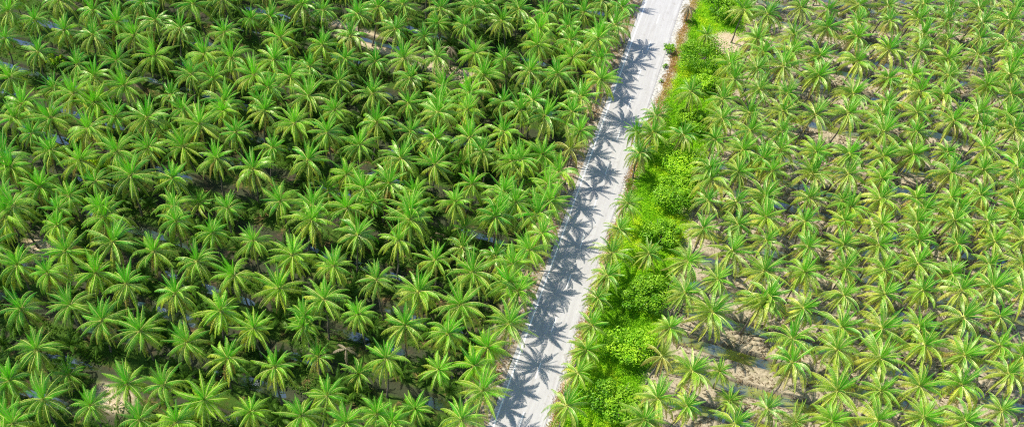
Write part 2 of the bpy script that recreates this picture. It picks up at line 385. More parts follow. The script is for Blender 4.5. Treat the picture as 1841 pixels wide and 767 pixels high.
t.links.new(p_.outputs[0], mx.inputs[1]); t.links.new(gl.outputs[0], mx.inputs[2]); t.links.new(mx.outputs[0], out.inputs[0])
WATER = m
m2 = m.copy(); m2.name = 'shaded_ditch_water'  # darker copy for the left ditches, palm shade put into its colours
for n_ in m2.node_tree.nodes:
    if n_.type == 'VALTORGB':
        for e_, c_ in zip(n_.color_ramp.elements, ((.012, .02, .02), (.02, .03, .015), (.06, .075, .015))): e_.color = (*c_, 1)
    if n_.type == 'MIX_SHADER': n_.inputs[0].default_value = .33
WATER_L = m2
wb = MB()
for side in 'LR':
    a, sp, ph = DITCH[side]; d = np.array([math.cos(a), math.sin(a)]); n = np.array([-math.sin(a), math.cos(a)])
    for k in range(1, 45):
        c0 = n * (ph + k * sp)
        den = d @ road_nrm; e_c, _ = ev(c0)
        lim = (-6.3 if side == 'L' else 21.8); ustar = (lim - e_c) / den
        u0, u1 = ((ustar - 140, ustar) if side == 'L' else (ustar, ustar + 140))
        q = [c0 + d * u0 - n * 1.15, c0 + d * u1 - n * 1.15, c0 + d * u1 + n * 1.15, c0 + d * u0 + n * 1.15]
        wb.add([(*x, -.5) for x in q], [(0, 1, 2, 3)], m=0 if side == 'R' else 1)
tag(link('ditch_water', wb.mesh('ditch_water', [WATER, WATER_L])), 'still water in the ditches between the planted beds', 'water', kind='structure')

# ------------------------------------------------------------------ the road
m, t, out = mat('concrete_road')
n1, n2 = noise(t, .5, 5, .6), noise(t, 6, 4, .6)
geo = N(t, 'ShaderNodeTexCoord').outputs['UV']
c = ramp(t, n1, [(.3, (.60, .58, .58)), (.7, (.70, .68, .675))])
c = mix(t, c, ramp(t, n2, [(.3, (.86, .86, .86)), (.7, (1, 1, 1))]), 1., 'MULTIPLY')
mp = N(t, 'ShaderNodeMapping'); mp.vector_type = 'TEXTURE'; mp.inputs['Rotation'].default_value = (0, 0, RA); mp.inputs['Scale'].default_value = (9, .5, 1)
t.links.new(N(t, 'ShaderNodeNewGeometry').outputs['Position'], mp.inputs['Vector'])
c = mix(t, c, ramp(t, noise(t, 1., 5, .6, mp.outputs[0]), [(.35, (.85, .83, .82)), (.6, (1, 1, 1))]), 1., 'MULTIPLY')
c = mix(t, c, ramp(t, noise(t, .9, 2), [(.62, (1, 1, 1)), (.74, (.8, .77, .73))]), 1., 'MULTIPLY')
tr_ = attr(t, 'tone')     # worn wheel tracks
c = mix(t, c, (.51, .49, .49), maths(t, 'MULTIPLY', tr_, maths(t, 'MULTIPLY', n1, 1.3)))
p_ = N(t, 'ShaderNodeBsdfPrincipled'); p_.inputs['Roughness'].default_value = .85; p_.inputs['Specular IOR Level'].default_value = .25
t.links.new(c, p_.inputs['Base Color']); t.links.new(p_.outputs[0], out.inputs[0])
ROAD_M = m
PAINT_M = plain_mat('white_road_paint', [(.3, (.97, .97, .97)), (.7, (.99, .99, .99))], 4, .6)
SEAM_M = plain_mat('bitumen_seam', [(.3, (.33, .31, .32)), (.7, (.45, .43, .44))], 2, .8)
SHOULD_M = plain_mat('crushed_stone_shoulder', [(.3, (.28, .26, .24)), (.45, (.52, .49, .45)), (.62, (.72, .69, .65))], 2.1, .95, .5, 6)

SANDY_M = plain_mat('sandy_shoulder', [(.3, (.24, .19, .13)), (.5, (.42, .36, .28)), (.7, (.58, .52, .44))], 1.3, .95, .5, 6)
def strip(e0, e1, v0, v1, z, nseg, prof=None, wob=0.):
    mb = MB(); es = np.asarray(prof[0]) if prof else np.array([e0, e1]); ts = prof[1] if prof else np.zeros(len(es))
    vs = np.linspace(v0, v1, nseg + 1); V = []; A = []
    for i, v in enumerate(vs):
        for j, e in enumerate(es):
            o = wob * (math.sin(v * .8 + e) + .7 * math.sin(v * 2.1 + 2 * e)) if (j in (0, len(es) - 1)) else 0
            V.append((*pt(e + o, v), z)); A.append(ts[j])
    k = len(es); Fc = [(i * k + j, i * k + j + 1, (i + 1) * k + j + 1, (i + 1) * k + j) for i in range(nseg) for j in range(k - 1)]
    mb.add(V, Fc, A); return mb
VA, VB = -600., 900.
road = link('road', strip(0, 0, VA, VB, .06, 600, ([-.75, -.2, .5, 1.2, 1.9, 2.9, 3.5, 4.1, 4.8, 5.6, 6.3, 7.15], [.5, .6, .8, .4, .7, .3, .2, .7, .3, .7, .1, .0]), .0).mesh('road', [ROAD_M]))
tag(road, 'pale concrete road running straight between the two palm plantations', 'road', kind='structure')
# slab edges, so the road is a real step above the shoulder
ed = MB()
for e in (-.75, 7.15):
    a, b = pt(e, VA), pt(e, VB); ed.add([(*a, .0), (*b, .0), (*b, .06), (*a, .06)], [(0, 1, 2, 3)])
link('slab_edge', ed.mesh('slab_edge', [ROAD_M]), road)
sh = strip(0, 0, VA, VB, .018, 1500, ([-2.6, -1.6, -.75], [0, 0, 0]), .22)
link('road_shoulder', sh.mesh('road_shoulder', [SANDY_M])); tag(bpy.data.objects['road_shoulder'], 'narrow pale stone shoulder along the left edge of the road', 'road shoulder', kind='structure')
vs_ = np.linspace(-200, 300, 900); wd = lambda v: 7.75 + 1.0 * sstep(v, v_wide - 9, v_wide + 5) + .16 * math.sin(v * .8) + .12 * math.sin(v * 2.3) + .08 * math.sin(v * 5.1)
v_wide = ev(at(1160, 250))[1]
sh = MB(); sh.add([q for v in vs_ for q in ((*pt(7.15, v), .018), (*pt((7.15 + wd(v)) / 2, v), .018), (*pt(wd(v), v), .018))], [(i * 3 + k, i * 3 + k + 1, i * 3 + k + 4, i * 3 + k + 3) for i in range(len(vs_) - 1) for k in (0, 1)])
o_ = link('road_shoulder', sh.mesh('road_shoulder', [SHOULD_M])); tag(o_, 'wide white gravel shoulder between the road and the green verge', 'road shoulder', kind='structure')
link('edge_line', strip(-.12, .12, VA, VB, .064, 300).mesh('edge_line', [PAINT_M]), road)
link('edge_line', strip(6.95, 7.06, VA, VB, .064, 300).mesh('edge_line', [SEAM_M]), road)
db = MB()
for k in range(-12, 30):
    v = k * 9.0 + 2.0
    s_ = strip(3.45, 3.6, v, v + 3.0, .064, 2); V, Fc, L, A, B, Mi = s_.arrays(); db.grids(V, Fc, L.tolist(), A, B)
link('centre_dash', db.mesh('centre_dash', [PAINT_M]), road)['kind'] = 'stuff'

# ------------------------------------------------------------------ palm crowns
def frond(mb, rng, origin, az, e0, curv, L, tone, nl=32, wmax=.86, mleaf=0, mrib=1, droop=.45, twist=0., lw=.105):
    ts = np.linspace(0, 1, nl); el = np.maximum(e0 - curv * ts ** 1.15, R(-84) + .2 * ts)
    ds = L / (nl - 1)
    az_t = az + twist * ts ** 1.5
    T = np.stack([np.cos(el) * np.cos(az_t), np.cos(el) * np.sin(az_t), np.sin(el)], 1)
    P = origin + np.concatenate([[np.zeros(3)], np.cumsum(T[:-1] * ds, 0)])
    S = np.stack([-np.sin(az_t), np.cos(az_t), np.zeros(nl)], 1)
    Nn = np.cross(T, S); Nn /= np.linalg.norm(Nn, axis=1)[:, None]
    Nn = np.where(Nn[:, 2:3] < 0, Nn, Nn)                   # right-handed: T x S points up for a level frond
    ri = np.linspace(0, nl - 1, 7).astype(int)
    V = []; wid = np.interp(ts[ri], [0, .12, 1], [.10, .05, .012])
    for q, i in enumerate(ri):
        V += [P[i] + S[i] * wid[q], P[i] + Nn[i] * wid[q] * .9, P[i] - S[i] * wid[q]]
    Fc = []
    for q in range(6):
        a = q * 3; Fc += [(a, a + 1, a + 4, a + 3), (a + 1, a + 2, a + 5, a + 4), (a + 2, a, a + 3, a + 5)]
    mb.add(V, Fc, tone, rng.random(), mrib)
    sel = np.arange(nl)[ts > .10]
    for sgn in (1, -1):
        i = sel; t_ = ts[i]; n = len(i)
        ll = wmax * np.clip(np.interp(t_, [.1, .3, .6, .9, 1.0], [.55, 1., .95, .5, .28]), 0, 1) * rng.uniform(.86, 1.1, n)
        phi = np.interp(t_, [.1, .6, 1], [1.2, .9, .4]) + rng.normal(0, .05, n)
        d = S[i] * (sgn * np.sin(phi))[:, None] + T[i] * np.cos(phi)[:, None] - Nn[i] * (droop * rng.uniform(.7, 1.3, n))[:, None]
        d /= np.linalg.norm(d, axis=1)[:, None]
        d2 = d + np.array([0, 0, -1.]) * rng.uniform(.3, .6, n)[:, None]; d2 /= np.linalg.norm(d2, axis=1)[:, None]
        b0 = P[i]; mid = b0 + d * (ll * .55)[:, None]; tip = mid + d2 * (ll * .5)[:, None]
        hw = T[i] * lw * .5; hm = T[i] * lw * .62
        Vv = np.stack([b0 - hw, b0 + hw, mid + hm, mid - hm, tip], 1).reshape(-1, 3)
        base = (np.arange(n) * 5)[:, None]
        fq = base + np.array([0, 1, 2, 3]); ft = base + np.array([3, 2, 4])
        fl = np.concatenate([fq, ft], 1).ravel(); lo = [4, 3] * n
        tn = np.repeat(np.clip(tone + rng.normal(0, .05, n), 0, 1), 5); tn = np.clip(tn, 0, 1)
        mb.grids(Vv, fl, lo, tn, np.repeat(rng.random(n) * .4 + rng.random() * .6, 5), mleaf)

def crown_meshes(seed, nf=24, L0=3.75, lod=1.0, habit=0., old=.3):
    """origin at the crown centre; returns the opened crown and the upright young fronds. habit > 0 droops more"""
    rng = np.random.default_rng(seed); big, young = MB(), MB()
    ny = 9
    for k in range(ny):                                       # the upright tuft of young fronds and spears
        a = k / (ny - 1); az = k * 2.39996 + rng.normal(0, .2) + seed
        frond(young, rng, np.array([math.cos(az) * .08, math.sin(az) * .08, .3]), az, R(88 - 24 * a + rng.normal(0, 4)), R(4 + 26 * a), L0 * rng.uniform(.84, 1.02), .0 + .15 * a,
              nl=int(30 * lod), wmax=.24 + .26 * a, droop=.15 + .15 * a, lw=.062 / lod)
    for k in range(nf):
        a = (k + .5) / nf; az = k * 2.39996 + rng.normal(0, .2) + seed
        e0 = R(60 - 80 * a ** .9 + rng.normal(0, 8)); curv = R(66 + 46 * a ** .6 + 14 * habit + rng.normal(0, 12))
        L = L0 * (.92 + .2 * min(1, a * 2.2)) * rng.uniform(.82, 1.1)
        if a > .85: L *= .93
        tone = np.clip(.24 + .58 * a + rng.normal(0, .07), 0, .9)
        if a > .76 and rng.random() < old: tone = .98; e0 -= R(18); curv += R(10)
        org = np.array([math.cos(az) * .16, math.sin(az) * .16, .3 - .5 * a])
        frond(big, rng, org, az, e0, curv, L, tone, nl=int(40 * lod), droop=.6 + .5 * a, twist=rng.normal(0, .38), wmax=.66 * rng.uniform(.85, 1.1), lw=.056 / lod)
    # leaf bases wrapped round the top of the trunk
    for k in range(9):
        az = k * 2.4; d = np.array([math.cos(az), math.sin(az)])
        tube(big, [(*(d * .10), -.75), (*(d * .24), -.25), (*(d * .34), .15)], [.10, .09, .05], 4, .8, .5, 1)
    return big, young
NPROTO = 14
_pp = [(100 + 7 * k, (25, 28, 32, 21, 29)[k % 5], 3.75 * (1, .94, 1.06, .88)[k % 4], (-1.3, .2, 1.0, -.5, .5, 1.5)[k % 6], (.1, .5, .25, .8)[k % 4]) for k in range(NPROTO)]
PROTO = [crown_meshes(a, nf=b, L0=c, habit=h, old=o) for a, b, c, h, o in _pp]
FARPROTO = [crown_meshes(a, nf=b, L0=c, habit=h, old=o, lod=.62) for a, b, c, h, o in _pp]
SPARSE = [crown_meshes(300 + k, nf=15, L0=3.5) for k in range(3)]

def trunk_mb(seed, H):
    rng = np.random.default_rng(seed); mb = MB(); n = 16
    z = np.linspace(0, H - .3, n); s_ = rng.uniform(-.22, .22, 2); ph = rng.uniform(0, 3)
    bend = np.sin(np.pi * z / H)[:, None] * s_ + .05 * np.sin(z * 1.9 + ph)[:, None]
    rad = np.interp(z / H, [0, .06, .2, 1], [.24, .17, .135, .10]) * (1 + .07 * np.sin(np.arange(n) * 2.9))
    tube(mb, np.column_stack([bend - bend[-1] * (z / z[-1])[:, None], z - .35 * (z == 0)]), rad, 7, np.linspace(0, .3, n)); return mb
TRUNKS = [trunk_mb(50 + k, 8.0) for k in range(7)]
TR_ME = [b.mesh('palm_trunk', [TRUNK_M], True) for b in TRUNKS]

def ico_pts():
    g = (1 + 5 ** .5) / 2
    V = np.array([(-1, g, 0), (1, g, 0), (-1, -g, 0), (1, -g, 0), (0, -1, g), (0, 1, g), (0, -1, -g), (0, 1, -g), (g, 0, -1), (g, 0, 1), (-g, 0, -1), (-g, 0, 1)]) / math.hypot(1, g)
    Fc = [(0, 11, 5), (0, 5, 1), (0, 1, 7), (0, 7, 10), (0, 10, 11), (1, 5, 9), (5, 11, 4), (11, 10, 2), (10, 7, 6), (7, 1, 8), (3, 9, 4), (3, 4, 2), (3, 2, 6), (3, 6, 8), (3, 8, 9), (4, 9, 5), (2, 4, 11), (6, 2, 10), (8, 6, 7), (9, 8, 1)]
    return V, Fc
IV, IF = ico_pts()
def nuts_mb(seed):
    """a ring of nuts crowded round the top of the trunk, one continuous lumpy skin"""
    rng = np.random.default_rng(seed); mb = MB(); n, k = 44, 8; V = []; tn = []
    for i in range(n):
        a = 2 * math.pi * i / n; lump = abs(math.sin(a * 5.5 + seed)) ** .6
        for j in range(k):
            b = 2 * math.pi * j / k; rr = .07 + .12 * lump
            V.append(((.33 + rr * math.cos(b)) * math.cos(a), (.33 + rr * math.cos(b)) * math.sin(a), -.5 + .14 * math.sin(a * 3 + seed) + 1.3 * rr * math.sin(b))); tn.append(.3 + .5 * lump)
    Fc = [(i * k + j, ((i + 1) % n) * k + j, ((i + 1) % n) * k + (j + 1) % k, i * k + (j + 1) % k) for i in range(n) for j in range(k)]
    mb.add(V, Fc, np.array(tn), rng.random()); return mb
NUT_ME = [nuts_mb(k).mesh('coconut_bunch', [NUT_M], True) for k in range(4)]

def crown_me(pair, leafm): return [b.mesh(n, [leafm, RIB_M]) for b, n in zip(pair, ('palm_crown', 'young_fronds'))]
CROWNS = {'L': [crown_me(p, PALM_L) for p in PROTO], 'R': [crown_me(p, PALM_R) for p in PROTO], 'Y': [crown_me(p, PALM_Y) for p in SPARSE]}

# ------------------------------------------------------------------ which palms are things of their own: the 300 that show largest
def in_view(p):
    x, y = seen([p['hub'][0], p['hub'][1], p['H']]); p['px'], p['py'] = x, y
    return -25 < x < PW + 25 and -30 < y < PH + 38
for p in palms:
    p['view'] = in_view(p); zc = (np.array([p['hub'][0], p['hub'][1], p['H']]) - [0, 0, HC]) @ _f
    inside = 0 <= p['px'] <= PW and 0 <= p['py'] <= PH
    p['size'] = p['sc'] / zc * (1 if inside else .55) * (.8 if p['short'] else 1) * (.93 if not p['sure'] else 1)
order = sorted([p for p in palms if p['view']], key=lambda p: -p['size'])
for k, p in enumerate(order): p['thing'] = k < 300
ORD = ('first second third fourth fifth sixth seventh eighth ninth tenth eleventh twelfth thirteenth fourteenth fifteenth sixteenth seventeenth eighteenth nineteenth twentieth '
       'twenty-first twenty-second twenty-third twenty-fourth twenty-fifth twenty-sixth twenty-seventh twenty-eighth twenty-ninth thirtieth').split()
# rows: the beds between the ditches; along each the palms are counted outwards from the road
for side in 'LR':
    S_ = [p for p in palms if p['view'] and p['side'] == side]
    edge = [p for p in S_ if (p['e'] > -5.5 if side == 'L' else p['e'] < 19)]
    for p in edge: p['edge'] = True
    if side == 'L':
        edge.sort(key=lambda p: p['v'])
        for k, p in enumerate(edge): p['pos'] = ('edge', k)
    else:
        near = sorted([p for p in edge if p['e'] < 13], key=lambda p: p['v']); mid = sorted([p for p in edge if p['e'] >= 13], key=lambda p: p['v'])
        for k, p in enumerate(near): p['pos'] = ('edge', k)
        for k, p in enumerate(mid): p['pos'] = ('bush', k)
    rest = [p for p in S_ if not p.get('edge')]
    rows = sorted({row_of(p['base'], side) for p in rest}); 
    for rk, rr in enumerate(rows):
        L_ = sorted([p for p in rest if row_of(p['base'], side) == rr], key=lambda p: abs(p['e']))
        for k, p in enumerate(L_): p['pos'] = ('row', rk, k)
def palm_label(p):
    look = 'yellowing palm' if p['yellow'] else 'short young palm' if p['short'] else 'coconut palm'
    where = 'left' if p['side'] == 'L' else 'right'
    if p['pos'][0] == 'edge':
        return f"{look} at the {where} edge of the road, {ORD[p['pos'][1]]} counted up from the bottom"
    if p['pos'][0] == 'bush':
        return f"{look} among the leafy bushes right of the road, {ORD[p['pos'][1]]} counted from the bottom"
    r_, k = ORD[p['pos'][1]], ORD[p['pos'][2]]
    l = f"{look} {where} of road, {r_} planted row from the bottom, {k} out from the road"
    return l

protos = {}
def place_palm(p):
    q = random.randrange(NPROTO); key = 'Y' if p['yellow'] else p['side']
    if key == 'Y': q %= 3
    b = p['base']; z0 = 0.
    d = Vector((p['hub'][0] - b[0], p['hub'][1] - b[1], p['H']))
    root = bpy.data.objects.new('coconut_palm', None); COL.objects.link(root)
    root.empty_display_size = .5
    root.location = (b[0], b[1], z0)
    root.rotation_mode = 'QUATERNION'
    root.rotation_quaternion = Vector((0, 0, 1)).rotation_difference(d.normalized())
    Ln = d.length
    def part(name, me, zz, scl):
        if name not in protos: protos[name] = link(name, me)
        o = protos[name].copy() if protos[name].parent is not None else protos[name]
        if o.name not in COL.objects: COL.objects.link(o)
        o.data = me; o.parent = root; o.location = (0, 0, zz); o.rotation_euler = (p['tx'], p['ty'], p['rot']) if name != 'trunk' else (0, 0, p['rot']); o.scale = scl; return o
    part('trunk', TR_ME[q % 7], 0, (1, 1, Ln / 8.0))
    c1, c2 = CROWNS[key][q]
    s_ = p['sc']
    part('crown', c1, Ln, (s_, s_, s_)); part('young_fronds', c2, Ln, (s_, s_, s_ * 1.0))
    if not p['short'] and random.random() < .6: part('coconut_bunch', NUT_ME[q % 4], Ln, (s_, s_, s_))
    grp = 'coconut palms of the plantation ' + ('left' if p['side'] == 'L' else 'right') + ' of the road'
    tag(root, palm_label(p), 'palm tree', grp)
for p in order[:300]: place_palm(p)

# the remaining palms, further off and smaller: one object
MATS = [PALM_L, RIB_M, PALM_R, TRUNK_M]
arrs = [[b.arrays() for b in pr] for pr in FARPROTO]; tarr = [b.arrays() for b in TRUNKS]
Vs, Fs, Ls, As, Bs, Ms = [], [], [], [], [], []; nvt = 0
def emit(arr, mtx, loc, mmap, rsh):
    global nvt
    V, Fc, L, A, B, Mi = arr
    Vs.append(V @ mtx.T + loc); Fs.append(Fc + nvt); Ls.append(L); As.append(A); Bs.append(B * .5 + rsh * .5); Ms.append(np.asarray(mmap)[Mi]); nvt += len(V)
for p in palms:
    if p['view'] and p.get('thing'): continue
    q = random.randrange(NPROTO); b = p['base']; d = Vector((p['hub'][0] - b[0], p['hub'][1] - b[1], p['H'])); Ln = d.length
    rot = np.array(Vector((0, 0, 1)).rotation_difference(d.normalized()).to_matrix()) @ np.array(Matrix.Rotation(p['rot'], 3, 'Z'))
    lf = 0 if p['side'] == 'L' else 2; rs = random.random()
    emit(tarr[q % 7], rot @ np.diag([1, 1, Ln / 8.0]), np.array([b[0], b[1], 0]), [3], rs)
    hub = np.array([p['hub'][0], p['hub'][1], p['H']])
    rc = np.array((Vector((0, 0, 1)).rotation_difference(d.normalized()).to_matrix() @ Euler((p['tx'], p['ty'], p['rot'])).to_matrix()))
    for ar in arrs[q]: emit(ar, rc * p['sc'], hub, [lf, 1], rs)
me = mesh_from('distant_palms', np.concatenate(Vs), np.concatenate(Fs), np.concatenate(Ls), {'tone': np.concatenate(As), 'rnd': np.concatenate(Bs)}, MATS, np.concatenate(Ms))
tag(link('distant_palms', me), 'mass of further coconut palms across the upper part of the plantations', 'palms', kind='stuff')
print('palms', len(palms), 'in view', len(order), 'verts rest', nvt)

# ------------------------------------------------------------------ dead palms
def dead_palm(x, y, H, nfr, label, thick=.15, frond_len=3.0, hub_px=True, grey=.5, trunk_top=True):
    hub = at(x, y, H); root = bpy.data.objects.new('dead_palm', None); COL.objects.link(root); root.location = (hub[0], hub[1], 0)
    mb = trunk_mb(int(x), H); link('trunk', mb.mesh('dead_trunk', [TRUNK_M], True), root)
    rng = np.random.default_rng(int(x * 3 + y)); fb = MB()
    for k in range(nfr):
        frond(fb, rng, np.array([0, 0, H - .3]), k * 2.4, R(rng.uniform(-45, 5)), R(75), frond_len * rng.uniform(.8, 1.1), grey + rng.uniform(-.2, .2), nl=18, wmax=.42, mrib=0, droop=.5)
    if nfr: link('dead_fronds', fb.mesh('dead_fronds', [DRY_M]), root)
    tag(root, label, 'dead palm')
dead_palm(240, 148, 6.5, 12, 'dead palm with a sheaf of grey-brown fronds hanging down its trunk, far left', grey=.35)
dead_palm(640, 82, 5.5, 13, 'dead palm with drooping brown fronds below the bare sandy bank', grey=.15, frond_len=2.8)
dead_palm(810, 84, 6, 12, 'dead palm with pale straw fronds drooping beside the dark bare ditch', grey=.7, frond_len=2.9)
dead_palm(622, 624, 5.0, 5, 'grey dead palm trunk with a few withered fronds, in a dark gap near the bottom', grey=.8, frond_len=3.2)
dead_palm(403, 6, 6, 12, 'dead palm with dark brown hanging fronds at the top edge', grey=.05)
dead_palm(791, 418, 3.0, 9, 'low withered brown palm clump beside a blue patch of ditch water', grey=.3, frond_len=2.0)
dead_palm(1238, 10, 4.0, 12, 'half withered palm with straw coloured fronds beside the gravel shoulder', grey=.8, frond_len=2.8)
dead_palm(1047, 160, 6.2, 8, 'withered palm with few pale brown fronds beside the road, left', grey=.85, frond_len=3.0)

# ------------------------------------------------------------------ leaf clumps, bushes and ground cover
def leaves(mb, C, Nrm, size, tone, rng, m=0, aspect=.55, curl=.25):
    """pointed leaf (a kite of four vertices, folded at the midrib) at each point"""
    n = len(C); t1 = rng.normal(size=(n, 3)); t1 -= (t1 * Nrm).sum(1)[:, None] * Nrm; t1 /= np.linalg.norm(t1, axis=1)[:, None]
    t2 = np.cross(Nrm, t1); s_ = size[:, None]
    V = np.stack([C - t1 * s_ * .5, C + t2 * s_ * aspect * .5 + Nrm * s_ * curl * .3, C + t1 * s_ * .55 - Nrm * s_ * curl * .5, C - t2 * s_ * aspect * .5 + Nrm * s_ * curl * .3], 1).reshape(-1, 3)
    b = (np.arange(n) * 4)[:, None]; fl = np.concatenate([b + [0, 1, 2], b + [0, 2, 3]], 1).ravel()
    mb.grids(V, fl, [3, 3] * n, np.repeat(tone, 4), np.repeat(rng.random(n), 4), m)

BUSHES = []
def unit(v): return v / (np.linalg.norm(v, axis=1)[:, None] + 1e-9)
def bush(name, x, y, wpx, height, label, cat, seed, mat_=None, nclump=38, nleaf=130, leaf=.34, squash=.8, group=None):
    """x, y: photo position of the crown's middle"""
    rng = np.random.default_rng(seed); zc = height * .55; c = at(x, y, zc)
    D = np.linalg.norm(c - [0, 0, HC]); rad = wpx / 2 * D / F
    BUSHES.append((c[:2] + np.array([.5, -.35]), rad))
    root = bpy.data.objects.new(name, None); COL.objects.link(root); root.location = (c[0], c[1], 0)
    tb = MB()
    tube(tb, [(0, 0, -.1), (.1, .05, height * .2), (.05, .1, height * .45)], [.16, .13, .09], 7)
    for k in range(7):
        a = k * .9 + rng.uniform(-.3, .3); d = np.array([math.cos(a), math.sin(a)])
        tube(tb, [(.08, .06, height * rng.uniform(.15, .35)), (*(d * rad * .4), height * .5), (*(d * rad * .78), height * rng.uniform(.55, .8))], [.08, .05, .02], 5)
    link('trunk', tb.mesh('bush_trunk', [TRUNK_M], True), root)
    cb = MB()
    for k in range(nclump):
        u_ = rng.normal(size=3); u_ /= np.linalg.norm(u_); u_[2] = abs(u_[2]) * .95 - .12 if rng.random() < .85 else u_[2] * .5
        rr = rng.uniform(.5, .95) * (1 + .22 * math.sin(2 * math.atan2(u_[1], u_[0]) + seed) + .14 * math.sin(5 * math.atan2(u_[1], u_[0]) + 2 * seed)); cc = np.array([u_[0] * rad * rr, u_[1] * rad * rr * .95, zc * .85 + u_[2] * height * .5 * rr])
        cr = rad * rng.choice([.16, .22, .3, .38]); n = int(nleaf * rng.uniform(.7, 1.2))
        dn = unit(rng.normal(size=(n, 3))); dn[:, 2] = np.abs(dn[:, 2]) * np.where(rng.random(n) < .8, 1, -1); rr_ = rng.uniform(.6, 1.05, n)[:, None]
        C = cc + dn * rr_ * cr * np.array([1, 1, squash])
        nr = unit(dn * 1.0 + rng.normal(size=(n, 3)) * .38 + np.array([0, 0, .35]))
        base = rng.uniform(.15, .7)
        tone = np.clip(base + (dn[:, 2] * .3) + .25 * u_[2] + rng.normal(0, .12, n), 0, 1)  # upper leaves lighter, lower ones darker: shading put into the leaf colour
        C[:, 2] = np.maximum(C[:, 2], .15)
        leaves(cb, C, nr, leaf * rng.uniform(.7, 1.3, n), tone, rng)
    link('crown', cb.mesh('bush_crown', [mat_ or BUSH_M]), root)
    tag(root, label, cat, group)
g_ = 'leafy bushes along the right side of the road'
bush('leafy_bush', 1268, 100, 96, 4.2, 'broad dull green bush beside the bare earth track near the top', 'bush', 1, leaf=.3, nclump=50, group=g_)
bush('leafy_bush', 1270, 150, 58, 2.6, 'small green bush directly below the broad dull green one near the top', 'bush', 2, group=g_)
bush('leafy_bush', 1295, 12, 66, 4.6, 'dense bright green tree touching the top edge right of the road', 'tree', 3, group=g_)
bush('leafy_bush', 1222, 287, 86, 4.2, 'bright green dome shaped bush halfway up the green verge', 'bush', 4, BUSHY_M, nclump=44, group=g_)
bush('leafy_bush', 1214, 348, 84, 4.8, 'tall darker bush just below the bright green dome shaped bush', 'bush', 5, nclump=50, group=g_)
bush('leafy_bush', 1190, 418, 70, 4.2, 'rounded bush between two palms, fourth leafy bush up from the bottom', 'bush', 6, group=g_)
bush('leafy_bush', 1166, 524, 92, 5.0, 'large round green bush with a dark shaded base, third from the bottom', 'bush', 7, nclump=52, group=g_)
bush('leafy_bush', 1134, 622, 94, 4.6, 'wide green bush beside the end of a water ditch, second from the bottom', 'bush', 8, nclump=52, group=g_)
bush('leafy_bush', 1112, 720, 96, 4.8, 'lowest leafy green bush, touching the bottom edge beside the verge', 'bush', 9, nclump=52, group=g_)
bush('leafy_bush', 1246, 210, 66, 3.2, 'loose low bush between palms above the bright green dome bush', 'bush', 10, nclump=34, group=g_)
bush('small_shrub', 1204, 87, 23, 2.2, 'single small round shrub standing on the white gravel shoulder', 'shrub', 11, nclump=30, nleaf=90, leaf=.17)
bush('small_shrub', 1197, 118, 12, .9, 'tiny weedy shrub on the gravel shoulder, just below the round one', 'shrub', 12, nclump=14, nleaf=40, leaf=.12)
bush('small_shrub', 1189, 145, 9, .7, 'tiniest yellow green weed clump low on the gravel shoulder', 'shrub', 13, nclump=12, nleaf=36, leaf=.11)
bush('bright_shrub', 102, 108, 30, 3.5, 'bright green broad leaved shrub in a dark gap at upper far left', 'shrub', 14, WEED_M, nclump=18, nleaf=90, leaf=.3)
bush('bright_shrub', 165, 302, 44, 3.5, 'bright green spreading shrub between palms at middle far left', 'shrub', 15, WEED_M, nclump=22, nleaf=90, leaf=.3)

# verge weeds, dry grass and undergrowth: what nobody could count
rng = np.random.default_rng(5)
def scatter(name, n, e_fn, v_rng, size, mat_, h, label, tone_fn, aspect=.3, up=.5, reject=None, clump=8, spread=.35):
    mb = MB(); nc = n // clump
    v = rng.uniform(*v_rng, nc); e = e_fn(nc, v); c2 = pt(0, 0) + np.outer(e, road_nrm) + np.outer(v, road_dir)
    ok = np.ones(nc, bool)
    if reject is not None: ok = ~reject(c2, e, v)
    c2 = c2[ok]; e = e[ok]; v = v[ok]; hh = h * rng.uniform(.3, 1.0, len(c2)) * (.7 + .3 * np.sin(v * .7 + e) * np.sin(e * .9))
    C = np.repeat(np.column_stack([c2, np.zeros(len(c2))]), clump, 0); k = len(C)
    off = rng.normal(size=(k, 2)) * spread; C[:, :2] += off
    hr = np.repeat(hh, clump); C[:, 2] = hr * rng.uniform(.15, 1, k)
    nr = unit(np.column_stack([off / spread * .5, np.full(k, up)]) + rng.normal(size=(k, 3)) * .45)
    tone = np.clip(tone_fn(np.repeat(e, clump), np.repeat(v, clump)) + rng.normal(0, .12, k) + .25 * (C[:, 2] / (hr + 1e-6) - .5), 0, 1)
    leaves(mb, C, nr, size * rng.uniform(.6, 1.4, k), tone, rng, 0, aspect)
    o = link(name, mb.mesh(name, [mat_])); tag(o, label, name.replace('_', ' '), kind='stuff'); return o
vr = (-55, 85)
def vtone(e, v): return .5 + .3 * np.sin(v * .21 + 1.3 * np.sin(e * .4)) * np.cos(e * .33 + v * .07) + .22 * np.sin(v * .9 + e * 1.1) * np.sin(e * .8 - v * .5)
scatter('verge_weeds', 130000, lambda n, v: 8.4 + 1.7 * sstep(v, v_wide - 9, v_wide + 5) + 11.2 * rng.random(n) ** 1.05 + .5 * np.sin(v * .5) + .4 * np.sin(v * 1.7), vr, .30, WEED_M, .55, 'lush bright green weeds covering the verge right of the road', vtone, aspect=.34, reject=lambda c2, e, v: (np.hypot(*(c2 - at(1309, 78)[:2]).T) < 3.6) | np.any([np.hypot(*(c2 - b_).T) < r_ * .55 for b_, r_ in BUSHES], 0))
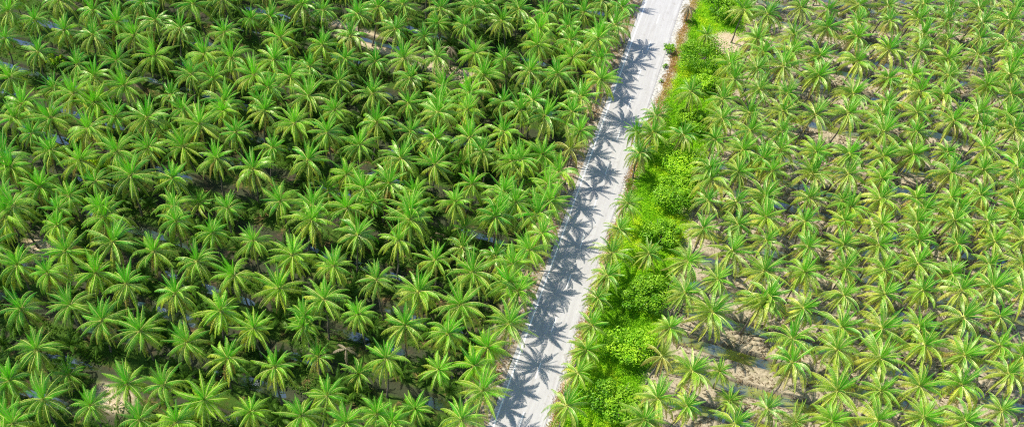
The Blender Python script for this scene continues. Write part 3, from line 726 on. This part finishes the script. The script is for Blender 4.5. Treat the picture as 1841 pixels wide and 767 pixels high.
scatter('dry_grass', 26000, lambda n, v: 7.6 + 1.0 * sstep(v, v_wide - 9, v_wide + 5) + np.abs(rng.normal(0, .8, n)) + .3 * np.sin(v * .9), vr, .3, STRAW_M, .45, 'strip of dry brown grass between gravel shoulder and green verge', lambda e, v: .45 + .2 * np.sin(v * .4) + (e - 8) * .1, aspect=.2, reject=lambda c2, e, v: (v < v_wide - 5) & (rng.random(len(v)) < .45 + .4 * np.sin(v * .37)))
scatter('dry_grass', 12000, lambda n, v: -1.3 - np.abs(rng.normal(0, 1.4, n)), vr, .3, STRAW_M, .3, 'thin dry grass and leaf litter along the left shoulder', lambda e, v: .45 + .2 * np.sin(v * .4), aspect=.2)
def rejL(c2, e, v):
    dv, sp = ditch_v(c2, 'L'); dd = np.abs(dv - np.round(dv)) * sp
    r_ = (dd < .95) | (np.sin(c2[:, 0] * .21 + 2 * np.sin(c2[:, 1] * .13)) * np.sin(c2[:, 1] * .24) > .35)
    for g in open_g: r_ |= np.hypot(*(c2 - g).T) < 3
    return r_
ub = [MB() for _ in range(5)]
for k, b_ in enumerate(ub):
    rg = np.random.default_rng(900 + k)
    for q in range(11):
        a_ = (q + .5) / 11
        frond(b_, rg, np.array([0, 0, .0]), q * 2.4 + k, R(82 - 62 * a_ + rg.normal(0, 6)), R(45 + 40 * a_), 3.4 * rg.uniform(.8, 1.1), .15 + .5 * a_, nl=17, wmax=.75, droop=.45, lw=.16)
ua = [b_.arrays() for b_ in ub]
Vs, Fs, Ls, As, Bs, Ms = [], [], [], [], [], []; nvt = 0
allp = np.array([p['hub'][:2] for p in palms])
for side in 'L':
    a, sp, ph = DITCH[side]; d = np.array([math.cos(a), math.sin(a)]); n = np.array([-math.sin(a), math.cos(a)])
    for k in range(2, 45):
        for u in np.arange(-130, 60, 2.6):
            p = d * (u + random.uniform(-1, 1)) + n * (ph + (k + .5 + random.uniform(-.42, .42)) * sp)
            e, al = ev(p)
            if e > -6 or random.random() < .22: continue
            x, y = seen([p[0], p[1], 2.])
            if not (-60 < x < PW + 60 and -60 < y < PH + 60): continue
            if min(np.hypot(*(p - g)) for g in open_g) < 4.0: continue
            if np.hypot(*(allp - p).T).min() < 1.4: continue
            s_ = random.uniform(.6, 1.05)
            emit(ua[random.randrange(5)], np.array(Matrix.Rotation(random.uniform(0, 6.28), 3, 'Z')) * s_, np.array([p[0], p[1], random.uniform(.3, 2.6)]), [0, 1], random.random())
me = mesh_from('young_palm_undergrowth', np.concatenate(Vs), np.concatenate(Fs), np.concatenate(Ls), {'tone': np.concatenate(As), 'rnd': np.concatenate(Bs)}, [UNDER_M, UNDER_M], np.concatenate(Ms))
tag(link('young_palm_undergrowth', me), 'tangle of self-sown young palm fronds filling the gaps of the plantation left', 'undergrowth', kind='stuff')
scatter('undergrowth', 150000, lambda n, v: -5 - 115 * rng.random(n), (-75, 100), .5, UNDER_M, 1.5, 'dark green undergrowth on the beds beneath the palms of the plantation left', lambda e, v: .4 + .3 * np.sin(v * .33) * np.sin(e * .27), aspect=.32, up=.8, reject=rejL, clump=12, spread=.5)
def rejR(c2, e, v):
    dv, sp = ditch_v(c2, 'R'); return (np.abs(dv - np.round(dv)) * sp < .8)
scatter('beds_weeds', 16000, lambda n, v: 21 + 95 * rng.random(n), (-75, 100), .3, UNDER_M, .35, 'patches of low green weeds on the sandy beds of the plantation right', lambda e, v: .6 + .3 * np.sin(e * .5) * np.sin(v * .7), aspect=.3, up=1.2, reject=lambda c2, e, v: rejR(c2, e, v) | (np.sin(c2[:, 0] * .33 + np.sin(c2[:, 1] * .4)) < .1), clump=10, spread=.35)
scatter('fallen_fronds', 46000, lambda n, v: 19.5 + 95 * rng.random(n), (-75, 100), .8, DRY_M, .12, 'dry fallen frond litter strewn over the beds of the plantation right', lambda e, v: .6 + .4 * np.sin(e * 7.3) * np.sin(v * 5.1), aspect=.14, up=2.2, reject=rejR, clump=6, spread=.7)
